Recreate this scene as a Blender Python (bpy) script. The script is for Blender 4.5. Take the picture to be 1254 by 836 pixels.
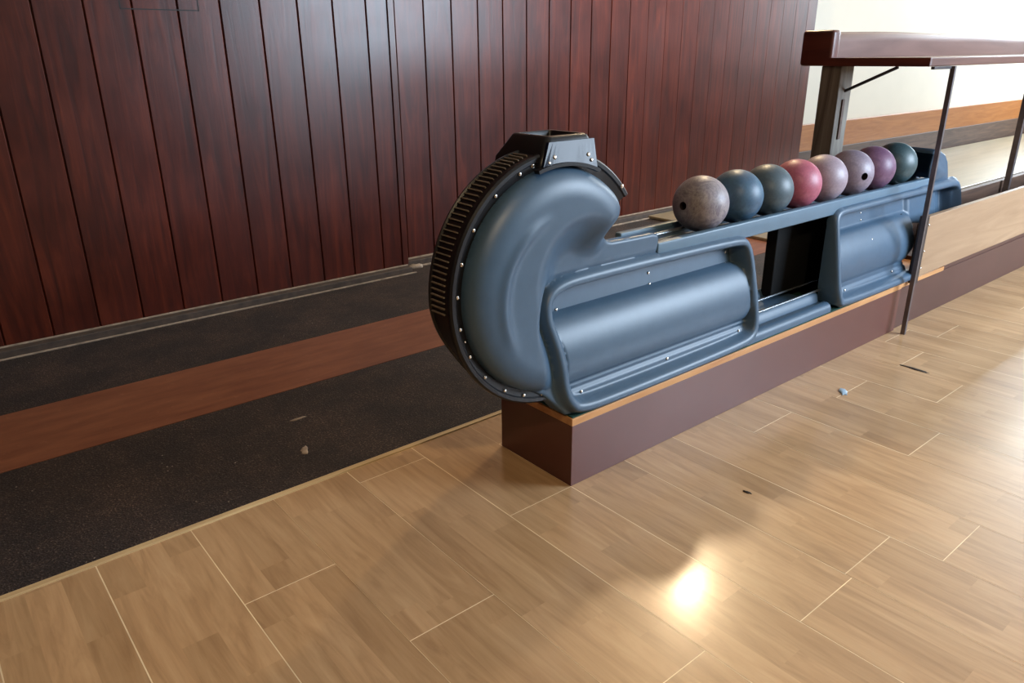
import bpy, bmesh, math, random
import numpy as np
from mathutils import Vector, Matrix

for o in list(bpy.data.objects): bpy.data.objects.remove(o)
S = bpy.context.scene
C = S.collection
PI = math.pi
random.seed(7)

# ------------------------------------------------------------------ camera
cd = bpy.data.cameras.new('camera'); cam = bpy.data.objects.new('camera', cd); C.objects.link(cam)
cd.sensor_width = 36; cd.lens = 914.5/1254*36; cd.clip_start = .05; cd.clip_end = 60
RX = ((0.7697896452, -0.6382404549, -0.0085454012), (0.2347191713, 0.2705971643, 0.9336402333), (-0.5935746059, -0.7207123535, 0.3581101658))
M = Matrix(RX).transposed().to_4x4(); M.translation = Vector((-1.12708, -1.14434, 1.0))
cam.matrix_world = M
S.camera = cam

# ------------------------------------------------------------------ colour management, world, daylight
S.view_settings.view_transform = 'Standard'; S.view_settings.look = 'None'
S.view_settings.gamma = 1; S.view_settings.use_curve_mapping = False
S.view_settings.exposure = 1.2
W = bpy.data.worlds.new('world'); S.world = W; W.use_nodes = True
W.node_tree.nodes['Background'].inputs[0].default_value = (.86, .92, 1, 1)
W.node_tree.nodes['Background'].inputs[1].default_value = 1.0

def area(name, loc, target, sx, sy, power, col):
    l = bpy.data.lights.new(name, 'AREA'); l.shape = 'RECTANGLE'; l.size = sx; l.size_y = sy
    l.energy = power; l.color = col
    o = bpy.data.objects.new(name, l); C.objects.link(o); o.location = loc
    o.rotation_euler = (Vector(target)-Vector(loc)).to_track_quat('-Z', 'Y').to_euler()
    return o
# daylight through the two windows of the room (window_1 in the right wall, window_2 in the front wall)
area('window_daylight', (10.7, .9, 2.35), (0, .3, 1.0), 2.7, 2.3, 240, (.76, .89, 1))
area('window_daylight', (3.45, -2.86, 1.75), (2.4, -.2, .3), 2.2, 1.5, 150, (.68, .83, 1))

# ------------------------------------------------------------------ helpers
def lin(c):
    return tuple(((v/255)/12.92 if v/255 <= .04045 else ((v/255+.055)/1.055)**2.4) for v in c)
class NT:
    def __init__(s, name):
        s.m = bpy.data.materials.new(name); s.m.use_nodes = True; s.t = s.m.node_tree
        s.b = s.t.nodes['Principled BSDF']
    def n(s, typ, **kw):
        nd = s.t.nodes.new(typ)
        for k, v in kw.items():
            if k.startswith('i_'):
                nd.inputs[k[2:].replace('_', ' ')].default_value = v
            else: setattr(nd, k, v)
        return nd
    def l(s, a, b): s.t.links.new(a, b)
    def ramp(s, src, stops, interp='LINEAR'):
        r = s.n('ShaderNodeValToRGB'); r.color_ramp.interpolation = interp
        e = r.color_ramp.elements
        while len(e) < len(stops): e.new(.5)
        for k, (p, c) in enumerate(stops):
            e[k].position = p; e[k].color = (*c, 1) if len(c) == 3 else c
        s.l(src, r.inputs[0]); return r.outputs[0]
    def mix(s, f, a, b, typ='MIX'):
        x = s.n('ShaderNodeMix', data_type='RGBA', blend_type=typ)
        for sock, v in ((x.inputs[0], f), (x.inputs[6], a), (x.inputs[7], b)):
            if hasattr(v, 'links'): s.l(v, sock)
            else: sock.default_value = v if not isinstance(v, tuple) else ((*v, 1) if len(v) == 3 else v)
        return x.outputs[2]
    def math(s, op, a, b=None):
        x = s.n('ShaderNodeMath', operation=op)
        for sock, v in ((x.inputs[0], a), (x.inputs[1], b)):
            if v is None: continue
            if hasattr(v, 'links'): s.l(v, sock)
            else: sock.default_value = v
        return x.outputs[0]
    def coord(s, scale=(1, 1, 1), loc=(0, 0, 0)):
        tc = s.n('ShaderNodeTexCoord'); mp = s.n('ShaderNodeMapping')
        mp.inputs['Scale'].default_value = scale; mp.inputs['Location'].default_value = loc
        s.l(tc.outputs['Object'], mp.inputs[0]); return mp.outputs[0]
    def noise(s, vec, scale, detail=4, rough=.55, dist=0):
        x = s.n('ShaderNodeTexNoise'); x.inputs['Scale'].default_value = scale; x.inputs['Detail'].default_value = detail
        x.inputs['Roughness'].default_value = rough; x.inputs['Distortion'].default_value = dist
        s.l(vec, x.inputs['Vector']); return x.outputs[0]
    def bump(s, h, strength=.2, dist=.002):
        x = s.n('ShaderNodeBump'); x.inputs['Strength'].default_value = strength; x.inputs['Distance'].default_value = dist
        s.l(h, x.inputs['Height']); s.l(x.outputs[0], s.b.inputs['Normal'])
    def out(s, col=None, rough=.5, metal=0, spec=.5, coat=0):
        b = s.b
        if col is not None:
            if hasattr(col, 'links'): s.l(col, b.inputs['Base Color'])
            else: b.inputs['Base Color'].default_value = (*col, 1)
        if hasattr(rough, 'links'): s.l(rough, b.inputs['Roughness'])
        else: b.inputs['Roughness'].default_value = rough
        b.inputs['Metallic'].default_value = metal; b.inputs['Specular IOR Level'].default_value = spec
        b.inputs['Coat Weight'].default_value = coat; b.inputs['Coat Roughness'].default_value = .15
        return s.m

def speckled(name, c, rough=.5, var=.25, scale=8, metal=0, spec=.5, coat=0, bump=0, bscale=60):
    t = NT(name); v = t.coord()
    n = t.noise(v, scale, 5)
    a = tuple(x*(1-var) for x in c); b = tuple(min(1, x*(1+var)) for x in c)
    col = t.ramp(n, [(.3, a), (.7, b)])
    if bump: t.bump(t.noise(v, bscale, 4), bump)
    return t.out(col, rough, metal, spec, coat)

def wood(name, c1, c2, axis='x', rough=.45, scale=1, spec=.5, bump=.15):
    t = NT(name)
    s = {'x': (1.2, 14, 14), 'y': (14, 1.2, 14), 'z': (14, 14, 1.2)}[axis]
    v = t.coord(tuple(k*scale for k in s))
    n = t.noise(v, 1.6, 6, .6, 1.2)
    col = t.ramp(n, [(.3, c1), (.7, c2)])
    t.bump(n, bump)
    return t.out(col, rough, 0, spec)

def obj(name, bm, mat, parent=None, smooth=False, angle=None):
    me = bpy.data.meshes.new(name)
    if isinstance(bm, bmesh.types.BMesh):
        bmesh.ops.recalc_face_normals(bm, faces=bm.faces); bm.to_mesh(me); bm.free()
    else: me.from_pydata(*bm); me.update()
    o = bpy.data.objects.new(name, me); C.objects.link(o)
    for m in (mat if isinstance(mat, (list, tuple)) else [mat]): me.materials.append(m)
    if smooth:
        me.polygons.foreach_set('use_smooth', [True]*len(me.polygons))
        if angle: me.set_sharp_from_angle(angle=math.radians(angle))
    if parent: o.parent = parent
    return o
def tag(o, label=None, cat=None, group=None, kind=None):
    if label: o['label'] = label
    if cat: o['category'] = cat
    if group: o['group'] = group
    if kind: o['kind'] = kind
    return o
def thing(name, label, cat, group=None, loc=(0, 0, 0)):
    o = bpy.data.objects.new(name, None); o.empty_display_size = .1; C.objects.link(o); o.location = loc
    return tag(o, label, cat, group)
def struct(name, bm, mat, **k): return tag(obj(name, bm, mat, **k), kind='structure')

def box(bm, x0, x1, y0, y1, z0, z1, bev=0, seg=2, mi=0):
    r = bmesh.ops.create_cube(bm, size=1)
    vs = r['verts']
    for v in vs:
        v.co = Vector((x0 if v.co.x < 0 else x1, y0 if v.co.y < 0 else y1, z0 if v.co.z < 0 else z1))
    fs = list({f for v in vs for f in v.link_faces})
    for f in fs: f.material_index = mi
    if bev:
        es = list({e for v in vs for e in v.link_edges})
        bmesh.ops.bevel(bm, geom=es, offset=bev, segments=seg, affect='EDGES', profile=.5)
def B(*a, **k):
    bm = bmesh.new(); box(bm, *a, **k); return bm
def tube(bm, pts, r, seg=10, cap=True):
    pts = [Vector(p) for p in pts]; rings = []
    up = None
    for i, p in enumerate(pts):
        d = (pts[min(i+1, len(pts)-1)]-pts[max(i-1, 0)]).normalized()
        if up is None: up = Vector((0, 0, 1)) if abs(d.z) < .9 else Vector((0, 1, 0))
        s = d.cross(up).normalized(); u = s.cross(d)
        rr = r[i] if isinstance(r, (list, tuple)) else r
        rings.append([bm.verts.new(p+(s*math.cos(2*PI*k/seg)+u*math.sin(2*PI*k/seg))*rr) for k in range(seg)])
    for a, b in zip(rings, rings[1:]):
        for k in range(seg): bm.faces.new((a[k], a[(k+1) % seg], b[(k+1) % seg], b[k]))
    if cap: bm.faces.new(rings[0][::-1]); bm.faces.new(rings[-1])
def extrude_profile(bm, prof, x0, x1, axis='x'):
    """closed profile (y,z) swept along x"""
    a = [bm.verts.new((x0, y, z)) for y, z in prof]; b = [bm.verts.new((x1, y, z)) for y, z in prof]
    n = len(prof)
    for k in range(n): bm.faces.new((a[k], a[(k+1) % n], b[(k+1) % n], b[k]))
    bm.faces.new(a[::-1]); bm.faces.new(b)
def screw(parent, x, y, z, r=.0042, n=(0, -1, 0)):
    """small domed screw head facing n"""
    bm = bmesh.new()
    prof = [(1, 0), (.96, .25), (.75, .5), (.45, .62), (.2, .64), (0.0, .5)]
    n = Vector(n).normalized(); q = n.to_track_quat('Z', 'Y'); seg = 12; rings = []
    for pr, ph in prof[:-1]:
        rings.append([bm.verts.new(Vector((x, y, z))+q @ Vector((pr*r*math.cos(2*PI*k/seg), pr*r*math.sin(2*PI*k/seg), ph*r))) for k in range(seg)])
    for a, b in zip(rings, rings[1:]):
        for k in range(seg): bm.faces.new((a[k], a[(k+1) % seg], b[(k+1) % seg], b[k]))
    bm.faces.new(rings[-1]); bm.faces.new(rings[0][::-1])
    return obj('screw', bm, M_screw, parent, smooth=True)

# ------------------------------------------------------------------ materials
def mat_floor():
    t = NT('floor_tiles')
    tc = t.n('ShaderNodeTexCoord'); sp = t.n('ShaderNodeSeparateXYZ'); t.l(tc.outputs['Object'], sp.inputs[0])
    at = t.n('ShaderNodeAttribute', attribute_name='tile'); ar = t.n('ShaderNodeSeparateXYZ'); t.l(at.outputs['Vector'], ar.inputs[0])
    # three printed strips per tile, each with blocks of its own tone
    st = t.math('FLOOR', t.math('DIVIDE', sp.outputs[0], .196/3))
    off = t.n('ShaderNodeTexWhiteNoise', noise_dimensions='1D'); t.l(st, off.inputs['W'])
    blk = t.math('FLOOR', t.math('ADD', t.math('DIVIDE', sp.outputs[1], .43), t.math('MULTIPLY', off.outputs[0], 7)))
    cv = t.n('ShaderNodeCombineXYZ'); t.l(st, cv.inputs[0]); t.l(blk, cv.inputs[1]); t.l(ar.outputs[0], cv.inputs[2])
    wn = t.n('ShaderNodeTexWhiteNoise', noise_dimensions='3D'); t.l(cv.outputs[0], wn.inputs['Vector'])
    # grain: noise stretched along Y, shifted per block
    sh = t.n('ShaderNodeVectorMath', operation='ADD'); mv = t.n('ShaderNodeVectorMath', operation='MULTIPLY')
    t.l(wn.outputs['Color'], mv.inputs[0]); mv.inputs[1].default_value = (3, 5, 9)
    t.l(tc.outputs['Object'], sh.inputs[0]); t.l(mv.outputs[0], sh.inputs[1])
    mp = t.n('ShaderNodeMapping'); mp.inputs['Scale'].default_value = (26, 3.0, 1); t.l(sh.outputs[0], mp.inputs[0])
    g1 = t.noise(mp.outputs[0], 1.0, 5, .6, 1.6)
    mp2 = t.n('ShaderNodeMapping'); mp2.inputs['Scale'].default_value = (150, 5, 1); t.l(sh.outputs[0], mp2.inputs[0])
    g2 = t.noise(mp2.outputs[0], 1.0, 3, .5, .3)
    base = t.ramp(g1, [(.28, lin((158, 126, 92))), (.5, lin((178, 145, 108))), (.75, lin((190, 159, 122)))])
    fine = t.ramp(g2, [(.35, (.93, .92, .90)), (.6, (1, 1, 1))])
    c = t.mix(1.0, base, fine, 'MULTIPLY')
    tone = t.ramp(wn.outputs['Value'], [(0, (.86, .83, .79)), (.5, (.97, .96, .94)), (1, (1.08, 1.06, 1.04))])
    c = t.mix(1.0, c, tone, 'MULTIPLY')
    big = t.noise(tc.outputs['Object'], 3, 4, .6)
    r = t.n('ShaderNodeMapRange'); t.l(big, r.inputs[0]); r.inputs[3].default_value = .26; r.inputs[4].default_value = .38
    t.bump(g2, .08, .001)
    return t.out(c, r.outputs[0], 0, .5, .35)
def mat_plank():
    t = NT('stained_planks')
    tc = t.n('ShaderNodeTexCoord'); at = t.n('ShaderNodeAttribute', attribute_name='tile')
    mv = t.n('ShaderNodeVectorMath', operation='MULTIPLY'); t.l(at.outputs['Vector'], mv.inputs[0]); mv.inputs[1].default_value = (7, 3, 11)
    sh = t.n('ShaderNodeVectorMath', operation='ADD'); t.l(tc.outputs['Object'], sh.inputs[0]); t.l(mv.outputs[0], sh.inputs[1])
    mp = t.n('ShaderNodeMapping'); mp.inputs['Scale'].default_value = (20, 20, 1.6); t.l(sh.outputs[0], mp.inputs[0])
    g = t.noise(mp.outputs[0], 1.1, 6, .62, 1.3)
    bl = t.noise(sh.outputs[0], 3.2, 4, .6)
    c = t.ramp(g, [(.25, lin((46, 15, 9))), (.5, lin((73, 26, 15))), (.78, lin((100, 41, 22)))])
    c = t.mix(1.0, c, t.ramp(bl, [(.3, (.74, .68, .68)), (.62, (1.06, 1.04, 1.0))]), 'MULTIPLY')
    sp = t.n('ShaderNodeSeparateXYZ'); t.l(at.outputs['Vector'], sp.inputs[0])
    c = t.mix(1.0, c, t.ramp(sp.outputs[0], [(0, (.86, .85, .85)), (1, (1.12, 1.08, 1.04))]), 'MULTIPLY')
    # knots
    vk = t.n('ShaderNodeTexVoronoi'); mk = t.n('ShaderNodeMapping'); mk.inputs['Scale'].default_value = (5.5, 5.5, 2.6)
    t.l(sh.outputs[0], mk.inputs[0]); t.l(mk.outputs[0], vk.inputs['Vector']); vk.inputs['Scale'].default_value = 1
    kn = t.ramp(vk.outputs['Distance'], [(.03, (.35, .28, .28)), (.10, (1, 1, 1))])
    c = t.mix(.3, c, kn, 'MULTIPLY')
    t.bump(g, .22, .002)
    r = t.n('ShaderNodeMapRange'); t.l(bl, r.inputs[0]); r.inputs[3].default_value = .27; r.inputs[4].default_value = .40
    return t.out(c, r.outputs[0], 0, .45)
def mat_asphalt():
    t = NT('speckled_mat'); v = t.coord()
    n = t.noise(v, 220, 2, .6); n2 = t.noise(v, 5, 5, .7)
    c = t.ramp(n, [(.35, lin((26, 21, 20))), (.58, lin((46, 37, 34))), (.74, lin((90, 80, 76)))])
    wear = t.ramp(n2, [(.40, (.8, .8, .82)), (.66, (1.8, 1.6, 1.4))])
    c = t.mix(1.0, c, wear, 'MULTIPLY')
    vo = t.n('ShaderNodeTexVoronoi'); t.l(v, vo.inputs['Vector']); vo.inputs['Scale'].default_value = 34
    sp = t.ramp(vo.outputs['Distance'], [(.05, (1, 1, 1)), (.085, (0, 0, 0))])
    sp = t.mix(1.0, sp, t.ramp(t.noise(v, 9, 3, .7), [(.5, (0, 0, 0)), (.62, (1, 1, 1))]), 'MULTIPLY')
    c = t.mix(sp, c, lin((150, 138, 128)))
    t.bump(n, .6, .003)
    return t.out(c, .75, 0, .35)
def mat_stripe():
    t = NT('worn_red_brown_strip'); v = t.coord((1.5, 9, 1))
    n = t.noise(v, 3, 6, .65); n2 = t.noise(t.coord(), 40, 4, .7)
    c = t.ramp(n, [(.3, lin((104, 60, 42))), (.7, lin((132, 84, 60)))])
    c = t.mix(t.ramp(n2, [(.62, (0, 0, 0)), (.75, (.5, .5, .5))]), c, lin((150, 108, 84)))
    return t.out(c, .5, 0, .4)
def mat_ball(name, c1, c2, c3, marb=0, rough=.45):
    t = NT(name); v = t.coord()
    n = t.noise(v, 16, 6, .7, .6); n2 = t.noise(v, 150, 3, .6)
    c = t.ramp(n, [(.30, lin(c1)), (.5, lin(c2)), (.72, lin(c3))])
    if marb:
        m = t.noise(v, 11, 8, .7, 2.4)
        c = t.mix(t.ramp(m, [(.42, (0, 0, 0)), (.5, (marb, marb, marb)), (.58, (0, 0, 0))]), c, lin((176, 170, 166)))
    c = t.mix(.35, c, t.ramp(n2, [(.4, (.7, .7, .7)), (.65, (1.2, 1.2, 1.2))]), 'MULTIPLY')
    t.bump(n2, .1, .0006)
    return t.out(c, rough, 0, .5)

M_floor = mat_floor(); M_plank = mat_plank(); M_mat = mat_asphalt(); M_stripe = mat_stripe()
M_grout = speckled('pale_grout', lin((236, 214, 180)), .7)
M_shell = speckled('slate_blue_moulded_plastic', lin((60, 84, 106)), .42, .05, 30, bump=.05, bscale=260)
M_beam = speckled('pale_slate_blue_beam', lin((86, 112, 132)), .40, .06, 20)
M_black = speckled('black_moulded_plastic', lin((20, 21, 25)), .38, .2, 40, spec=.35, bump=.06, bscale=300)
M_gloss = speckled('glossy_blue_black_plastic', lin((16, 22, 38)), .12, .15, 6, spec=.12)
M_rib = speckled('light_catching_grille_rib', lin((112, 102, 90)), .5, .2, 60)  # tan tone paints in the light caught by ribs of the black rim
M_dark = speckled('matt_black_housing', lin((16, 17, 18)), .8, .2, 12, spec=.2)
M_screw = speckled('bright_screw', lin((215, 215, 212)), .25, .08, 80, metal=1)
M_steel = speckled('dark_steel', lin((70, 66, 68)), .42, .25, 30, metal=.7)
M_leg = speckled('grey_steel', lin((98, 92, 94)), .42, .15, 30, metal=.5)
M_rail = speckled('polished_rail', lin((170, 178, 184)), .25, .08, 40, metal=.85)
M_plinth = speckled('red_brown_laminate', lin((92, 55, 49)), .38, .06, 5)
M_plinth2 = speckled('darker_brown_laminate', lin((76, 50, 46)), .40, .08, 5)
M_woodedge = wood('raw_wood_edge', lin((168, 112, 66)), lin((206, 156, 104)), 'x')
M_green = speckled('dark_green_felt', lin((38, 72, 66)), .85, .2, 90, spec=.2)
M_trim = wood('pale_threshold', lin((168, 140, 100)), lin((208, 184, 140)), 'x')
M_dusty = speckled('dusty_skirting', lin((66, 54, 46)), .7, .35, 26)
M_caulk = speckled('dusty_pale_edge', lin((140, 124, 108)), .8, .35, 30)
M_white = speckled('white_plaster', lin((214, 206, 190)), .8, .02, 3)
M_orange = wood('orange_pine_board', lin((140, 82, 38)), lin((168, 110, 60)), 'x', .4)
M_darkwood = wood('dark_worn_wood', lin((58, 40, 32)), lin((96, 72, 58)), 'x', .6)
M_lane = wood('pale_lane_boards', lin((120, 108, 86)), lin((146, 132, 108)), 'x', .3, .6)
M_guard = wood('pale_plywood', lin((140, 112, 86)), lin((160, 132, 104)), 'x', .45)
M_table = wood('brown_counter_laminate', lin((88, 60, 54)), lin((112, 82, 74)), 'x', .33, .7, bump=.03)
M_tedge = wood('dark_brown_counter_edge', lin((62, 26, 20)), lin((96, 44, 32)), 'y', .4, bump=.05)
M_post = wood('weathered_grey_post', lin((66, 58, 52)), lin((128, 122, 112)), 'z', .6)
M_hole = speckled('dark_bore', lin((24, 14, 14)), .6, .2, 50)

# ------------------------------------------------------------------ setting
def tiles_mesh():
    """wood-print floor tiles, 196 mm wide, laid across (long side along Y) on pale grout"""
    V = []; F = []; A = []; w = .196; L = .905; g = .0016
    known = {-5: .62, -4: .104, -3: -.188, 0: -.62, 1: .30, 2: -.716, 3: -.13, 4: -.47, 5: -.165, 6: -.38, 7: -.174, -1: .0, -2: -.55, -6: -.3}
    for k in range(-16, 57):
        x0 = k*w; x1 = x0+w
        y = known.get(k, random.uniform(-.9, 0)); y -= L*math.ceil((y+3.6)/L)
        while y < .425:
            a, b = max(y, -2.9), min(y+L, .425)
            if b-a > .02:
                n = len(V); gx = random.choice((.0004, .0009, .0018, .0022))
                V += [(x0+gx, a+g*.6, 0), (x1-.0003, a+g*.6, 0), (x1-.0003, b-g*.6, 0), (x0+gx, b-g*.6, 0)]
                F.append((n, n+1, n+2, n+3)); A.append((random.random(), random.random(), random.random()))
            y += L
    return V, F, A
V, F, A = tiles_mesh()
n = len(V); V += [(-3.2, -2.9, -.0003), (11.2, -2.9, -.0003), (11.2, .43, -.0003), (-3.2, .43, -.0003)]; F.append((n, n+1, n+2, n+3)); A.append((0, 0, 0))
V += [(-3.2, -2.9, -.05), (11.2, -2.9, -.05), (11.2, .43, -.05), (-3.2, .43, -.05)]
for a, b in ((0, 1), (1, 2), (2, 3), (3, 0)): F.append((n+a, n+b, n+4+b, n+4+a)); A.append((0, 0, 0))
F.append((n+7, n+6, n+5, n+4)); A.append((0, 0, 0))
fl = struct('floor', (V, [], F), [M_floor, M_grout])
att = fl.data.attributes.new('tile', 'FLOAT_VECTOR', 'FACE')
att.data.foreach_set('vector', [c for a in A for c in a])
for p in fl.data.polygons[-6:]: p.material_index = 1
# flooring of the alley: two dark speckled mats either side of a red-brown strip
struct('floor_mat', B(-3.2, 11.2, .44, 1.0, -.05, .001), M_mat)
struct('floor_strip', B(-3.2, 11.2, 1.0, 1.39, -.05, .0025), M_stripe)
struct('floor_mat_back', B(-3.2, 11.2, 1.39, 2.35, -.05, .001), M_mat)
struct('trim_1', B(-3.2, 11.2, .425, .441, -.02, .004, bev=.0015), M_trim)
# pale worn patches lie on the mats (old plaster crumbs)
def blob(name, cx, cy, rx, ry, h, mat, seed, z=.001, label=None, cat=None, rot=0):
    rnd = random.Random(seed); bm = bmesh.new(); N = 16
    prof = []
    for k in range(N):
        a = 2*PI*k/N; r = rnd.uniform(.6, 1.1)
        x, y = rx*r*math.cos(a), ry*r*math.sin(a)
        prof.append((x*math.cos(rot)-y*math.sin(rot), x*math.sin(rot)+y*math.cos(rot)))
    rings = []
    for s, zz in ((1, 0), (.9, .6), (.6, 1)):
        rings.append([bm.verts.new((x*s, y*s, zz*h*rnd.uniform(.7, 1) if zz else 0)) for x, y in prof])
    for a, b in zip(rings, rings[1:]):
        for k in range(N): bm.faces.new((a[k], a[(k+1) % N], b[(k+1) % N], b[k]))
    bm.faces.new(rings[-1]); bm.faces.new(rings[0][::-1])
    o = obj(name, bm, mat, smooth=True); o.location = (cx, cy, z)
    if label: tag(o, label, cat)
    return o

def plank_wall(x0, x1, yf, depth, z0, z1, pitch, phase, right_trim=None):
    bm = bmesh.new(); vals = []
    xs = []; k = math.floor((x0-phase)/pitch)
    while phase+k*pitch < x1:
        a = max(x0, phase+k*pitch); b = min(x1, phase+(k+1)*pitch)
        if b-a > .01: xs.append((a, b))
        k += 1
    box(bm, x0, x1, yf+.012, yf+depth, z0, z1); counts = [len(bm.faces)]
    tones = [(0.1, .1, .1)]*len(bm.faces)
    for a, b in xs:
        n0 = len(bm.faces); g = .0018 if b < 2.5 else .0007; c = .003 if b < 2.5 else .0012
        prof = [(a+g, yf+.014), (a+g, yf+c), (a+g+c, yf), (b-g-c, yf), (b-g, yf+c), (b-g, yf+.014)]
        lo = [bm.verts.new((x, y, z0)) for x, y in prof]; hi = [bm.verts.new((x, y, z1)) for x, y in prof]
        for j in range(5): bm.faces.new((lo[j], lo[j+1], hi[j+1], hi[j]))
        tn = (random.random(), random.random(), random.random())
        tones += [tn]*(len(bm.faces)-n0)
    return bm, tones
def plank_struct(name, *a):
    bm, tones = plank_wall(*a)
    me = bpy.data.meshes.new(name); bm.to_mesh(me); bm.free(); me.materials.append(M_plank)
    o = bpy.data.objects.new(name, me); C.objects.link(o); tag(o, kind='structure')
    at = me.attributes.new('tile', 'FLOAT_VECTOR', 'FACE'); at.data.foreach_set('vector', [c for t in tones for c in t])
    return o
plank_struct('wall_back', -3.2, .765, 1.96, .34, .03, 3.7, .157, .003)
plank_struct('wall_back_recess', .765, 4.43, 2.04, .26, .03, 3.7, .1585, .82)
struct('trim_2', B(.735, .766, 1.953, 2.04, .035, 3.7, bev=.002), M_plank)
struct('baseboard_back', B(-3.2, .76, 1.912, 1.965, 0, .032, bev=.003), M_dusty)
struct('trim_3', B(-3.2, .76, 1.950, 1.958, .031, .038, bev=.002), M_caulk)
struct('trim_4', B(-3.2, .78, 1.903, 1.913, 0, .006, bev=.002), M_caulk)
struct('baseboard_recess', B(.76, 4.43, 2.0, 2.05, 0, .036, bev=.003), M_dusty)
struct('trim_5', B(.77, 4.43, 2.032, 2.041, .034, .043, bev=.002), M_caulk)
struct('trim_6', B(.80, 4.43, 1.990, 2.001, 0, .008, bev=.002), M_caulk)
struct('wall_alcove', B(4.43, 11.2, 2.3, 2.4, 0, 3.7), M_white)
struct('baseboard_alcove', B(4.43, 11.2, 2.27, 2.3, 0, .215, bev=.003), M_darkwood)
struct('trim_7', B(4.43, 11.2, 2.275, 2.3, .215, .435, bev=.003), M_orange)
struct('wall_left', B(-3.3, -3.2, -3.0, 2.4, 0, 3.7), M_darkwood)
struct('ceiling', B(-3.3, 11.3, -3.0, 2.4, 3.7, 3.8), M_white)
def wall_with_hole(name, axis, p0, p1, a0, a1, h0, h1, z0, z1):
    bm = bmesh.new()
    def bb(u0, u1, c0, c1):
        if axis == 'x': box(bm, p0, p1, u0, u1, c0, c1)
        else: box(bm, u0, u1, p0, p1, c0, c1)
    bb(a0, h0, 0, 3.7); bb(h1, a1, 0, 3.7); bb(h0, h1, 0, z0); bb(h0, h1, z1, 3.7)
    return struct(name, bm, M_white if axis == 'x' else M_darkwood)
wall_with_hole('wall_right', 'x', 11.2, 11.3, -3.0, 2.4, -.5, 2.25, 1.05, 3.35)
wall_with_hole('wall_front', 'y', -3.0, -2.9, -3.3, 11.3, 2.3, 4.6, .95, 2.55)
def win(name, axis, p, u0, u1, z0, z1):
    bm = bmesh.new(); t = .05
    for a, b, c, d in ((u0, u0+t, z0, z1), (u1-t, u1, z0, z1), (u0, u1, z0, z0+t), (u0, u1, z1-t, z1), ((u0+u1)/2-t/2, (u0+u1)/2+t/2, z0, z1)):
        if axis == 'x': box(bm, p, p+.06, a, b, c, d)
        else: box(bm, a, b, p, p+.06, c, d)
    return struct(name, bm, M_white)
win('window_1', 'x', 11.22, -.5, 2.25, 1.05, 3.35)
win('window_2', 'y', -2.98, 2.3, 4.6, .95, 2.55)
# cut line of a small hatch in the planks
bm = bmesh.new(); box(bm, -.35, -.078, 1.9592, 1.9602, 1.163, 1.167); box(bm, -.352, -.348, 1.9592, 1.9602, 1.163, 1.5); box(bm, -.080, -.076, 1.9592, 1.9602, 1.163, 1.5); box(bm, -.35, -.078, 1.9592, 1.9602, 1.497, 1.501)
struct('trim_8', bm, M_hole)

# ------------------------------------------------------------------ plinths and guard boards
pl = thing('plinth', 'long red-brown laminate plinth under the blue ball return, corner nearest the viewer', 'plinth', loc=(0, 0, 0))
obj('body', B(0, 1.715, 0, .272, 0, .166, bev=.0012), M_plinth, pl)
obj('top_board', B(-.001, 1.716, -.001, .273, .166, .1855, bev=.0015), M_woodedge, pl)['label'] = 'raw light wood edge of the top board'
obj('green_mat', B(.004, 1.712, .003, .269, .1855, .1885), M_green, pl)['label'] = 'dark green mat'
pl2 = thing('plinth', 'darker brown plinth continuing behind the thin metal leg, under the plywood guard board', 'plinth')
obj('body', B(1.722, 8.5, .008, .272, 0, .166, bev=.0012), M_plinth2, pl2)
obj('top_board', B(1.721, 2.10, .004, .273, .166, .183, bev=.0015), M_woodedge, pl2)
obj('filler_board', B(2.10, 8.5, .01, .27, .166, .2, bev=.0015), M_plinth2, pl2)
gb = thing('guard_board', 'pale plywood guard board standing on the brown plinth at the right edge', 'board')
obj('board', B(1.788, 8.5, -.022, -.002, .2045, .432, bev=.002), M_guard, gb)
obj('bracket', B(1.762, 1.786, -.026, .0, .18, .436, bev=.002), M_steel, gb)['label'] = 'dark metal end bracket'
obj('batten', B(1.80, 8.5, -.002, .02, .2, .40, bev=.002), M_darkwood, gb)
for z in (.235, .30, .40): screw(gb, 1.80, -.022, z, .004)
tag(obj('back_board', B(2.25, 8.5, .276, .304, .0, .36, bev=.004), M_darkwood), 'dark worn board running behind the plywood guard board, only its top showing', 'board')
tag(obj('lane_bed', B(2.62, 11.2, 1.1, 2.235, .003, .02, bev=.003), M_lane), 'pale wooden lane surface in front of the white wall', 'lane')


# ------------------------------------------------------------------ ball return
br = thing('ball_return', 'slate-blue moulded bowling ball return with a black-rimmed lift wheel at its left end', 'ball return')

def poly_sdf(P, X, Z):
    """signed distance to a closed polygon (negative inside) and its gradient"""
    d2 = np.full(X.shape, 1e9); gx = np.zeros(X.shape); gz = np.zeros(X.shape); ins = np.zeros(X.shape, bool)
    n = len(P)
    for i in range(n):
        ax, az = P[i]; bx, bz = P[(i+1) % n]; ex, ez = bx-ax, bz-az
        t = np.clip(((X-ax)*ex+(Z-az)*ez)/(ex*ex+ez*ez+1e-12), 0, 1)
        dx = X-(ax+t*ex); dz = Z-(az+t*ez); q = dx*dx+dz*dz; m = q < d2
        d2 = np.where(m, q, d2); gx = np.where(m, dx, gx); gz = np.where(m, dz, gz)
        c = ((az > Z) != (bz > Z)) & (X < ex*(Z-az)/(ez+1e-12*(ez == 0))+ax)
        ins ^= c
    d = np.sqrt(d2); s = np.where(ins, -1, 1)
    return d*s, gx/(d+1e-9)*s, gz/(d+1e-9)*s
def smooth_poly(P, it=2):
    P = [tuple(p) for p in P]
    for _ in range(it):
        Q = []
        for i in range(len(P)):
            a, b = P[i], P[(i+1) % len(P)]
            Q += [(.75*a[0]+.25*b[0], .75*a[1]+.25*b[1]), (.25*a[0]+.75*b[0], .25*a[1]+.75*b[1])]
        P = Q
    return P
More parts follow.
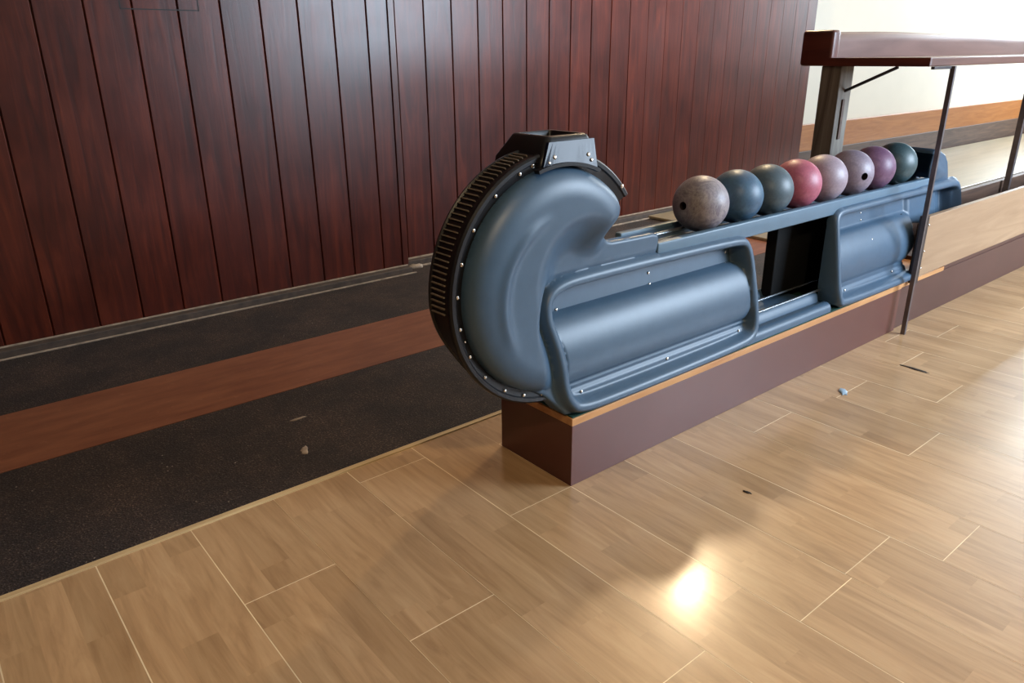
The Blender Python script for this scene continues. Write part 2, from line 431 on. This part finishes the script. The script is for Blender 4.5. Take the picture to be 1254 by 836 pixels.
def ss(a, b, x): t = np.clip((x-a)/(b-a), 0, 1); return t*t*(3-2*t)
def tilt(Z): return .06*(Z-.2)/.33

def cover_mesh(outline, yfun, step, yback, flip=False):
    xs = [p[0] for p in outline]; zs = [p[1] for p in outline]
    gx = np.arange(min(xs)-step*2, max(xs)+step*2, step); gz = np.arange(min(zs)-step*2, max(zs)+step*2, step)
    X, Z = np.meshgrid(gx, gz, indexing='ij')
    D, GX, GZ = poly_sdf(outline, X, Z)
    keep = D < step*.85
    m = keep & (D > -step*.35)
    X = np.where(m, X-D*GX, X); Z = np.where(m, Z-D*GZ, Z); D = np.where(m, 0, D)
    Y = yfun(X, Z, D)
    idx = -np.ones(X.shape, int); idx[keep] = np.arange(keep.sum())
    co = np.stack([X[keep], Y[keep], Z[keep]], 1)
    f = []
    a, b, c, d = idx[:-1, :-1], idx[1:, :-1], idx[1:, 1:], idx[:-1, 1:]
    ok = (a >= 0) & (b >= 0) & (c >= 0) & (d >= 0)
    quads = np.stack([a[ok], b[ok], c[ok], d[ok]], 1)
    # skirt
    from collections import Counter
    ec = {}
    for q in quads:
        for i in range(4):
            e = (int(q[i]), int(q[(i+1) % 4])); k = (min(e), max(e))
            ec[k] = None if k in ec else e
    V = [tuple(v) for v in co]; F = [tuple(int(i) for i in q) for q in quads]; mp = {}
    def back(i):
        if i not in mp:
            mp[i] = len(V); V.append((V[i][0], max(V[i][1]+.004, yback), V[i][2]))
        return mp[i]
    ns = len(F)
    for e in ec.values():
        if e: F.append((e[1], e[0], back(e[0]), back(e[1])))
    if flip:
        V = [(x, .274-y, z) for x, y, z in V]; F = [q[::-1] for q in F]
    return V, F
def cover(name, outline, yfun, step, yback, parent, flip=False):
    V, F = cover_mesh(outline, yfun, step, yback, flip)
    o = obj(name, (V, [], F), M_shell, parent, smooth=True)
    o.data.set_sharp_from_angle(angle=math.radians(62))
    return o

CX, CZ = -.035, .527
beadL = smooth_poly([(.056, .510), (.012, .507), (-.023, .498), (-.044, .477), (-.049, .440), (-.036, .396), (-.026, .359), (-.02, .318), (-.019, .269), (-.006, .232),
         (.022, .207), (.169, .204), (.361, .204), (.539, .205), (.690, .208), (.728, .216), (.750, .236), (.757, .289), (.752, .387), (.744, .46), (.728, .492), (.702, .501), (.606, .505), (.331, .509), (.18, .510)], 2)
beadR = smooth_poly([(1.263, .206), (1.241, .225), (1.233, .265), (1.232, .375), (1.233, .47), (1.238, .495), (1.255, .506), (1.289, .509), (1.829, .509), (1.99, .509), (2.15, .509), (2.19, .50), (2.20, .45), (2.2, .3), (2.2, .23), (2.18, .206)], 2)

def panel_rel(X, Z, dB, xa, xb, open_right=False):
    """relief of the recessed trough panel behind the raised bead: flat top, half-round bulge, ledge"""
    inside = -dB
    # z profile (positive = deeper)
    flat = .044
    bul_c, bul_r = .340, .092
    t = np.clip((Z-bul_c)/bul_r, -1, 1)
    bulge = flat-.050*np.sqrt(np.clip(1-t*t, 0, 1))
    ledge = .016+.006*ss(.238, .250, Z)-.004*np.exp(-((Z-.256)/.005)**2)
    y = np.where(Z > bul_c+bul_r, flat, bulge)
    lz = ss(.272, .256, Z)
    y = y*(1-lz)+ledge*lz
    y = np.where(Z < .262, np.minimum(y, .03), y)
    # rounded right end of the bulge
    xe = xb-.046+.036*np.sqrt(np.clip(1-np.clip((Z-.345)/.085, -1, 1)**2, 0, 1))
    endm = ss(0, .014, X-xe)*(Z > .262)
    y = y*(1-endm)+.050*endm
    rim = ss(.010, .024, inside)
    return y*rim
def bead(dB, r=.0165, h=.015):
    return -h*np.sqrt(np.clip(1-(dB/r)**2, 0, 1))

def y_left(X, Z, D):
    dB, _, _ = poly_sdf(beadL, X, Z)
    yp = tilt(Z)+panel_rel(X, Z, dB, -.02, .752)
    # lift-wheel dome: a thick half-round tube wound round a sunken middle
    dx, dz = X-.030, Z-.530; r = np.hypot(dx, dz); th = np.degrees(np.arctan2(dz, dx))
    R = np.hypot(X-CX, Z-CZ)
    thp = np.where(th < -90, th+360, th)
    g = ss(8, 62, thp)
    s = ss(.035, .155, r)
    yd = .056-.066*s*g
    tongue = ss(.06, .13, X)*ss(.66, .60, Z)
    e = np.clip((R-.188)/.066, 0, 1)
    yd = yd+.042*(1-np.sqrt(1-e*e*.995))*(1-tongue)
    yd = yd*(1-tongue*ss(.10,.16,X))+.054*tongue*ss(.10,.16,X)
    # soft spiral crease
    cr = np.abs(R-.150-.0003*(thp-90)); yd = yd-.006*np.exp(-(cr/.014)**2)*ss(120, 150, thp)*ss(215, 190, thp)
    # horn end and tongue edges round over
    e2 = np.clip(1+D/.030, 0, 1); hz = ss(.575, .62, Z)*ss(.02, .08, X)
    yd = yd+.024*(1-np.sqrt(1-e2*e2*.99))*hz
    # under the wheel the skin runs down into the foot of the panel
    foot = ss(.30, .235, Z)*ss(-.12, -.03, X); yd = yd*(1-foot)+(tilt(Z)+.004)*foot
    nb = ss(.012, .075, dB); nb = nb+(1-nb)*ss(.49, .545, Z); yd = yd*nb+np.maximum(yd, tilt(Z)+.012)*(1-nb)
    e3 = np.clip(1+D/.008, 0, 1)
    w = ss(.006, .022, dB)
    y = yp*(1-w)+yd*w
    y = y+bead(dB)+.006*(1-np.sqrt(1-e3*e3*.99))
    return y
disc = [(CX+.254*math.cos(a), CZ+.254*math.sin(a)) for a in np.radians(np.arange(252, 38, -3))]
outL = disc+[(.168, .683), (.167, .665), (.158, .647), (.150, .630), (.147, .612), (.150, .597), (.160, .586), (.176, .581), (.25, .579), (.325, .578), (.345, .573), (.347, .555), (.345, .535), (.346, .522),
        (.61, .518), (.70, .515), (.738, .506), (.757, .47), (.766, .387), (.771, .289), (.764, .230), (.742, .203), (.70, .194), (.54, .191), (.36, .1895), (.17, .1893), (.02, .1895), (-.012, .196), (-.035, .222), (-.07, .258)]
cover('side_cover', outL, y_left, .0033, .066, br)['label'] = 'large left cover with domed wheel housing and trough panel'
outLb = [(-.02, .1895), (-.03, .30), (-.055, .44), (-.04, .50), (-.01, .52), (.15, .522)]+outL[outL.index((.61, .518)):-4]
cover('side_cover', outLb, y_left, .008, .066, br, flip=True)

outR = [(1.262, .1895), (1.232, .205), (1.219, .26), (1.219, .375), (1.219, .48), (1.226, .505), (1.25, .52), (1.289, .522), (1.83, .522), (1.87, .53), (2.17, .53), (2.205, .52), (2.215, .49), (2.215, .40), (2.205, .375), (2.17, .366), (1.95, .372), (1.86, .385), (1.80, .375), (1.806, .34), (1.795, .305), (1.765, .28), (1.755, .262), (1.772, .245), (1.780, .225), (1.776, .203), (1.765, .1895)]
def y_right(X, Z, D):
    dB, _, _ = poly_sdf(beadR, X, Z)
    yp = tilt(Z)+panel_rel(X, Z, dB, 1.25, 1.85)
    m = ss(1.80, 1.84, X); yp = yp*(1-m)+(tilt(Z)+.030*ss(.010, .03, -dB))*m
    pocket = ss(2.06, 2.09, X)*ss(.49, .47, Z)*ss(2.205, 2.19, X); yp = yp+.03*pocket
    e3 = np.clip(1+D/.008, 0, 1)
    return yp+bead(dB)+.006*(1-np.sqrt(1-e3*e3*.99))
cover('side_cover', outR, y_right, .005, .07, br)['label'] = 'right cover with half-round trough panel'
cover('side_cover', outR, y_right, .01, .07, br, flip=True)

# black wheel housing ring
def ring(prof, a0, a1, n):
    bm = bmesh.new(); rows = []
    for k in range(n+1):
        a = math.radians(a0+(a1-a0)*k/n)
        dg = math.degrees(a); q = min(max((dg-180)/35, 0), 1); q = q*q*(3-2*q)
        rows.append([bm.verts.new((CX+(r-(.018*q if y > .05 else 0))*math.cos(a), y, CZ+(r-(.018*q if y > .05 else 0))*math.sin(a))) for r, y in prof])
    m = len(prof)
    for a, b in zip(rows, rows[1:]):
        for k in range(m): bm.faces.new((a[k], a[(k+1) % m], b[(k+1) % m], b[k]))
    bm.faces.new(rows[0][::-1]); bm.faces.new(rows[-1])
    return bm
wh = obj('wheel_housing', ring([(.235, .040), (.270, .031), (.273, .027), (.281, .027), (.285, .031), (.286, .038), (.283, .046), (.284, .096), (.288, .099), (.287, .104), (.272, .108), (.256, .125), (.232, .150), (.20, .165), (.0, .165), (.0, .115), (.21, .115)], 37, 272, 120), M_black, br, smooth=True, angle=35)
wh['label'] = 'black ribbed rim of the lift wheel'
bm = bmesh.new()
for k in range(34):
    a = math.radians(103+k*2.45); c, s = math.cos(a), math.sin(a); t = Vector((-s, 0, c)); rd = Vector((c, 0, s)); o0 = Vector((CX, 0, CZ))
    w = .0013; vs = []
    for y, r0 in ((.050, .2835), (.094, .2845)):
        for rr in (r0-.004, r0+.0035):
            for q in (-w, w): vs.append(bm.verts.new(o0+rd*rr+t*q+Vector((0, y, 0))))
    for f in ((0, 1, 3, 2), (4, 6, 7, 5), (0, 2, 6, 4), (1, 5, 7, 3), (2, 3, 7, 6), (0, 4, 5, 1)): bm.faces.new([vs[i] for i in f])
obj('grille_ribs', bm, M_rib, wh)
for deg in (128, 146, 161.5, 176, 191, 206, 221, 236.5, 250, 262, 112):
    a = math.radians(deg); screw(wh, CX+.266*math.cos(a), .0305, CZ+.266*math.sin(a), .0046)
screw(wh, CX+.262*math.cos(math.radians(198)), .0315, CZ+.262*math.sin(math.radians(198)), .0026)
a = math.radians(43); screw(wh, CX+.278*math.cos(a), .027, CZ+.278*math.sin(a), .0055)
screw(wh, CX+.268*math.cos(math.radians(104)), .031, CZ+.268*math.sin(math.radians(104)), .006)

# black hopper cap on top: tapered, open, hollow
def loft(bm, loops, close=True):
    rs = [[bm.verts.new(p) for p in L] for L in loops]; n = len(rs[0])
    for a, b in zip(rs, rs[1:]):
        for k in range(n): bm.faces.new((a[k], a[(k+1) % n], b[(k+1) % n], b[k]))
    return rs
def rrect(x0, x1, y0, y1, z, r=.008, n=4):
    out = []
    for cx, cy, a0 in ((x1-r, y1-r, 0), (x0+r, y1-r, 90), (x0+r, y0+r, 180), (x1-r, y0+r, 270)):
        for k in range(n+1):
            a = math.radians(a0+90*k/n); out.append((cx+r*math.cos(a), cy+r*math.sin(a), z))
    return out
bm = bmesh.new()
rs = loft(bm, [rrect(-.092, .070, .016, .172, .782), rrect(-.090, .069, .018, .170, .795), rrect(-.066, .064, .026, .156, .830, .012), rrect(-.060, .060, .029, .152, .839, .012), rrect(-.056, .056, .033, .148, .842, .011),
              rrect(-.047, .047, .042, .139, .842, .008), rrect(-.045, .045, .045, .136, .836, .007), rrect(-.040, .040, .05, .131, .795, .007)])
bm.faces.new(rs[-1]); bm.faces.new(rs[0][::-1])
cap = obj('hopper_cap', bm, M_black, br, smooth=True, angle=40); cap['label'] = 'black tapered open cap on top of the wheel'
bm = bmesh.new()   # glossy front plate
cols = []
for k in range(13):
    t = k/12; xb = -.090+.158*t; xt = -.066+.1305*t
    b0 = Vector((xb, .0085, CZ+math.sqrt(.262**2-(xb-CX)**2))); t0 = Vector((xt, .0185, .832))
    cols.append([bm.verts.new(b0), bm.verts.new(t0), bm.verts.new(t0+Vector((0, .008, 0))), bm.verts.new(b0+Vector((0, .008, 0)))])
for a, b in zip(cols, cols[1:]):
    for k in range(4): bm.faces.new((a[k], a[(k+1) % 4], b[(k+1) % 4], b[k]))
bm.faces.new(cols[0][::-1]); bm.faces.new(cols[-1])
fp = obj('front_plate', bm, M_gloss, cap); fp['label'] = 'glossy blue-black front plate'
nn = (0, -1, .28)
for x, z, r in ((-.072, .792, .0040), (-.056, .802, .005), (.050, .788, .0040), (.042, .800, .0045)):
    screw(fp, x, .0085+(z-.78)*.19, z, r, nn)
bm = bmesh.new()   # curved saddle strip under the cap
for (r0, r1, y0, y1, a0, a1) in ((.256, .2635, .002, .018, 66, 106),):
    rows = []
    for k in range(25):
        a = math.radians(a0+(a1-a0)*k/24)
        rows.append([bm.verts.new((CX+r*math.cos(a), y, CZ+r*math.sin(a))) for r, y in ((r0, y0), (r1, y0), (r1, y1), (r0, y1))])
    for p, q in zip(rows, rows[1:]):
        for k in range(4): bm.faces.new((p[k], p[(k+1) % 4], q[(k+1) % 4], q[k]))
    bm.faces.new(rows[0][::-1]); bm.faces.new(rows[-1])
obj('saddle_strip', bm, M_black, cap)

# screws of the covers
for x, z in ((.357, .462), (.357, .432), (.694, .462), (.690, .430), (.021, .464), (.023, .435)): screw(br, x, tilt(z)+.0435, z, .0045)
for x, z in ((.050, .236), (.372, .236), (.697, .237), (1.315, .236), (1.66, .239)): screw(br, x, tilt(z)+.0155, z, .0048)
for x, z in ((1.49, .47), (1.49, .445)): screw(br, x, tilt(z)+.0435, z, .0035)
screw(br, 1.486, tilt(.385)+.002, .385, .0035)

# upper track
def beam(name, y0, y1, x0, x1, z0, z1, mat): return obj(name, B(x0, x1, y0, y1, z0, z1, bev=.004, seg=3), mat, br, smooth=True, angle=40)
beam('track_beam', .056, .078, .347, 1.93, .502, .549, M_beam)['label'] = 'pale blue upper track beam'
beam('track_beam', .196, .218, .36, 1.93, .502, .549, M_beam)
bm = bmesh.new(); extrude_profile(bm, [(.072, .540), (.078, .540), (.100, .518), (.174, .518), (.196, .540), (.202, .540), (.178, .508), (.096, .508)], .155, 2.12)
obj('track_bed', bm, M_shell, br)
for y in (.104, .170):
    bm = bmesh.new(); tube(bm, [(.15, y, .533), (1.93, y, .533)], .006, 10); obj('guide_rail', bm, M_rail, br, smooth=True, angle=60)
# lower track seen in the gap between the covers
bm = bmesh.new(); extrude_profile(bm, [(.004, .1888), (.004, .203), (.010, .214), (.020, .219), (.034, .219), (.040, .212), (.052, .212), (.058, .236), (.066, .242), (.074, .236), (.082, .216), (.192, .216), (.200, .236), (.208, .242), (.216, .236), (.222, .212), (.234, .212), (.240, .219), (.254, .219), (.264, .214), (.270, .203), (.270, .1888)], .69, 1.20)
obj('lower_track', bm, M_shell, br, smooth=True, angle=50)
for y in (.066, .15):
    bm = bmesh.new(); tube(bm, [(.70, y, .246 if y < .1 else .236), (1.5, y, .246 if y < .1 else .236)], .004, 8); obj('guide_rail', bm, M_rail, br, smooth=True, angle=60)
obj('motor_housing', B(1.09, 1.74, .165, .205, .222, .500, bev=.004), M_dark, br)['label'] = 'black motor housing in the gap'
obj('shade_plate', B(1.768, 1.784, .072, .235, .19, .43, bev=.002), M_dark, br)  # black sheet standing in for the dark shade beyond the bulge end
# end hood over the far end of the track
bm = bmesh.new()
pr = [(1.93, .525), (1.925, .60), (1.935, .642), (1.955, .654), (2.00, .646), (2.045, .628), (2.075, .60), (2.095, .56), (2.11, .525)]
def hoodside(y, s): return [bm.verts.new((x, y, .525+(z-.525)*s)) for x, z in pr]
ys = [(.060, .93), (.066, .985), (.078, 1.0), (.137, 1.01), (.196, 1.0), (.208, .985), (.214, .93)]
rows = [hoodside(y, s) for y, s in ys]
for a, b in zip(rows, rows[1:]):
    for k in range(2, len(pr)-1): bm.faces.new((a[k], a[k+1], b[k+1], b[k]))
for r, rv in ((rows[0], False), (rows[-1], True)):
    bm.faces.new(r if rv else r[::-1])
ho = obj('end_hood', bm, M_shell, br, smooth=True, angle=35); so = ho.modifiers.new('thick', 'SOLIDIFY'); so.thickness = .006; so.offset = -1

# ------------------------------------------------------------------ balls
def make_ball(name, loc, mat, label, holes, r=.078):
    """sphere with real finger bores; holes = list of (direction, radius)"""
    t = thing(name, label, 'bowling ball', 'bowling balls on the return track', loc)
    bm = bmesh.new(); bmesh.ops.create_icosphere(bm, subdivisions=6 if holes else 5, radius=r)
    for d, hr in holes:
        d = Vector(d).normalized(); ca = math.sqrt(1-(hr/r)**2)
        bmesh.ops.delete(bm, geom=[v for v in bm.verts if v.co.normalized().dot(d) > ca+.0002], context='VERTS')
        ed = [v for v in bm.verts if v.is_boundary and v.co.normalized().dot(d) > .8]
        for v in ed:
            p = v.co-d*v.co.dot(d); p = p.normalized()*hr; v.co = p+d*math.sqrt(r*r-hr*hr)
    obj('shell', bm, mat, t, smooth=True)
    for d, hr in holes:
        d = Vector(d).normalized(); q = d.to_track_quat('Z', 'Y'); b2 = bmesh.new(); N = 28; rings = []
        h = math.sqrt(r*r-hr*hr)
        for rr, zz in ((hr*1.02, h-.0004), (hr*.96, h-.003), (hr*.95, h-.035), (.0006, h-.042)):
            rings.append([b2.verts.new(q @ Vector((rr*math.cos(2*PI*k/N), rr*math.sin(2*PI*k/N), zz))) for k in range(N)])
        for a, b in zip(rings, rings[1:]):
            for k in range(N): b2.faces.new((a[k], a[(k+1) % N], b[(k+1) % N], b[k]))
        b2.faces.new(rings[-1])
        obj('finger_hole', b2, M_hole, t, smooth=True)['label'] = 'dark bored finger hole'
    return t
cpos = Vector((-1.12708, -1.14434, 1.0))
balls = [
 ('marbled grey-mauve ball with one finger hole at its left, nearest the wheel', ((92, 84, 94), (122, 114, 124), (142, 136, 144)), .4, [((-.97, .02, .04), .0115)]),
 ('blue ball just behind the marbled grey ball', ((44, 72, 98), (58, 90, 116), (76, 108, 128)), 0, []),
 ('dark slate-grey ball between the blue and the bright pink ball', ((56, 72, 84), (70, 88, 98), (86, 102, 110)), 0, []),
 ('bright pink ball, fourth from the wheel', ((146, 70, 92), (166, 88, 108), (182, 112, 128)), 0, []),
 ('plain pale pinkish-grey ball just behind the bright pink one', ((132, 118, 132), (150, 136, 148), (164, 150, 160)), 0, []),
 ('mauve-grey ball with one dark finger hole facing the viewer', ((114, 104, 120), (134, 122, 136), (148, 138, 150)), 0, [((-.42, -.90, -.02), .0125)]),
 ('purple ball with a finger hole at its right edge', ((98, 70, 98), (118, 86, 114), (134, 104, 130)), 0, [((.78, -.60, -.08), .0105)]),
 ('dark green-grey ball, last in the row beside the blue hood', ((38, 60, 66), (52, 76, 82), (68, 92, 96)), 0, []),
]
bx = [.621, .789, .950, 1.114, 1.276, 1.457, 1.617, 1.788]
for i, (lab, cols, marb, holes) in enumerate(balls):
    make_ball('bowling_ball', (bx[i], .137, .6045+.0005*i), mat_ball('ball_%d' % i, *cols, marb=marb), lab, holes)

# ------------------------------------------------------------------ spectators' counter behind and over the far end
ct = thing('counter', 'brown counter with a thick back rail on a grey wooden post and thin metal legs', 'counter')
obj('tabletop', B(1.555, 8.5, -.028, .325, .953, .981, bev=.004), M_table, ct)
obj('end_edging', B(1.548, 1.555, -.028, .325, .953, .981, bev=.002), M_tedge, ct)['label'] = 'dark brown end edging'
# soft-cornered back rail, a little wavy along its top
bm = bmesh.new(); N = 90; rows = []
for k in range(N+1):
    x = 1.60+(8.5-1.60)*k/N; w = .0015*math.sin(x*7)+.0015*math.sin(x*3.1+1)
    rows.append([bm.verts.new((x, y, z)) for y, z in ((.322, .960), (.322, 1.035+w), (.327, 1.058+w), (.345, 1.069+w), (.40, 1.069+w), (.418, 1.058+w), (.424, 1.035), (.424, .965), (.418, .957), (.33, .957))])
for a, b in zip(rows, rows[1:]):
    for k in range(10): bm.faces.new((a[k], a[(k+1) % 10], b[(k+1) % 10], b[k]))
bm.faces.new(rows[0][::-1]); bm.faces.new(rows[-1])
obj('back_rail', bm, M_table, ct, smooth=True, angle=50)
obj('rail_end', B(1.548, 1.60, .312, .434, .953, 1.073, bev=.012, seg=4), M_tedge, ct, smooth=True, angle=50)['label'] = 'dark rounded end block of the back rail'
po = obj('post', B(1.565, 1.655, .276, .352, .0, .953, bev=.003), M_post, ct); po['label'] = 'weathered grey wooden post'
obj('face_plate', B(1.596, 1.612, .270, .276, .70, .84, bev=.002), M_darkwood, po)
bm = bmesh.new(); tube(bm, [(1.61, .277, .868), (1.61, .10, .950)], .0055, 8); obj('brace', bm, M_steel, ct, smooth=True, angle=50)
bm = bmesh.new(); box(bm, 1.694, 1.706, -.050, -.034, 0, .953, bev=.001); obj('leg', bm, M_leg, ct)['label'] = 'thin dark steel leg in front of the plinth'
bm = bmesh.new(); box(bm, 1.56, 1.71, -.040, -.028, .944, .953, bev=.001); obj('bracket', bm, M_steel, ct)
bm = bmesh.new(); box(bm, 3.39, 3.415, .235, .262, .166+.034, .953, bev=.001); obj('leg', bm, M_leg, ct)

# ------------------------------------------------------------------ ceiling lamp (its reflection shows on the floor)
tg = NT('warm_bulb'); tg.b.inputs['Emission Color'].default_value = (1, .76, .46, 1); tg.b.inputs['Emission Strength'].default_value = 300; tg.out((1, .9, .8))
def pendant(x, y, z, label, deep=0):
    lp = thing('pendant_lamp', label, 'lamp', 'pendant lamps', (x, y, z))
    bm = bmesh.new(); tube(bm, [(0, 0, .125), (0, 0, 3.7-z)], .006, 8); obj('cord', bm, M_dark, lp)
    bm = bmesh.new(); bmesh.ops.create_uvsphere(bm, u_segments=24, v_segments=16, radius=.07); obj('bulb', bm, tg.m, lp, smooth=True)
    bm = bmesh.new(); rings = []
    for r, zz in ((.03, .135), (.06, .13), (.12, .08), (.16, -.02), (.19, -.09), (.186, -.09), (.156, -.02), (.115, .075), (.058, .123), (.03, .128)) if deep else ((.03, .135), (.06, .13), (.10, .11), (.13, .085), (.126, .083), (.095, .105), (.058, .123), (.03, .128)):
        rings.append([bm.verts.new((r*math.cos(2*PI*k/32), r*math.sin(2*PI*k/32), zz)) for k in range(32)])
    for a, b in zip(rings, rings[1:]+rings[:1]):
        for k in range(32): bm.faces.new((a[k], a[(k+1) % 32], b[(k+1) % 32], b[k]))
    obj('lamp_shade', bm, M_dark, lp, smooth=True)
pendant(2.367, 1.273, 2.3, 'warm pendant lamp over the alley whose glow shows on the floor tiles')
pendant(-.8, -2.2, 2.35, 'added unseen warm pendant lamp behind the viewer, brightening the tiled floor', 1)  # added lamp, warms the left floor; deep shade keeps its light off the planks

# ------------------------------------------------------------------ small things on the floor
M_blue = speckled('pale_blue_scrap', lin((150, 176, 196)), .35, .2, 60)
M_chip = speckled('dark_chip', lin((44, 34, 28)), .7, .3, 60)
blob('plastic_scrap', 1.035, -.156, .032, .014, .006, M_blue, 3, .0, 'small pale blue scrap lying on the floor tiles beside the plinth', 'scrap', .6)
blob('dark_splinter', 1.39, -.225, .008, .055, .003, M_chip, 5, .0, 'long dark splinter on the floor in front of the thin metal leg', 'splinter')
blob('floor_chip', .308, -.298, .005, .013, .003, M_chip, 9, .0, 'tiny dark chip on the floor tiles in the open middle', 'chip', .2)
blob('mortar_lump', .82, 1.985, .06, .022, .02, M_caulk, 11, .001, 'grey mortar lump on the floor at the step in the plank wall', 'mortar lump')
blob('plaster_crumb', -.357, .79, .028, .008, .002, M_caulk, 12, .001, 'pale plaster smear on the dark mat, nearer the red-brown strip', 'plaster crumb')
blob('plaster_crumb', -.426, .60, .012, .03, .002, M_caulk, 13, .001, 'pale plaster crumb on the dark mat, nearer the floor tiles', 'plaster crumb', -.4)
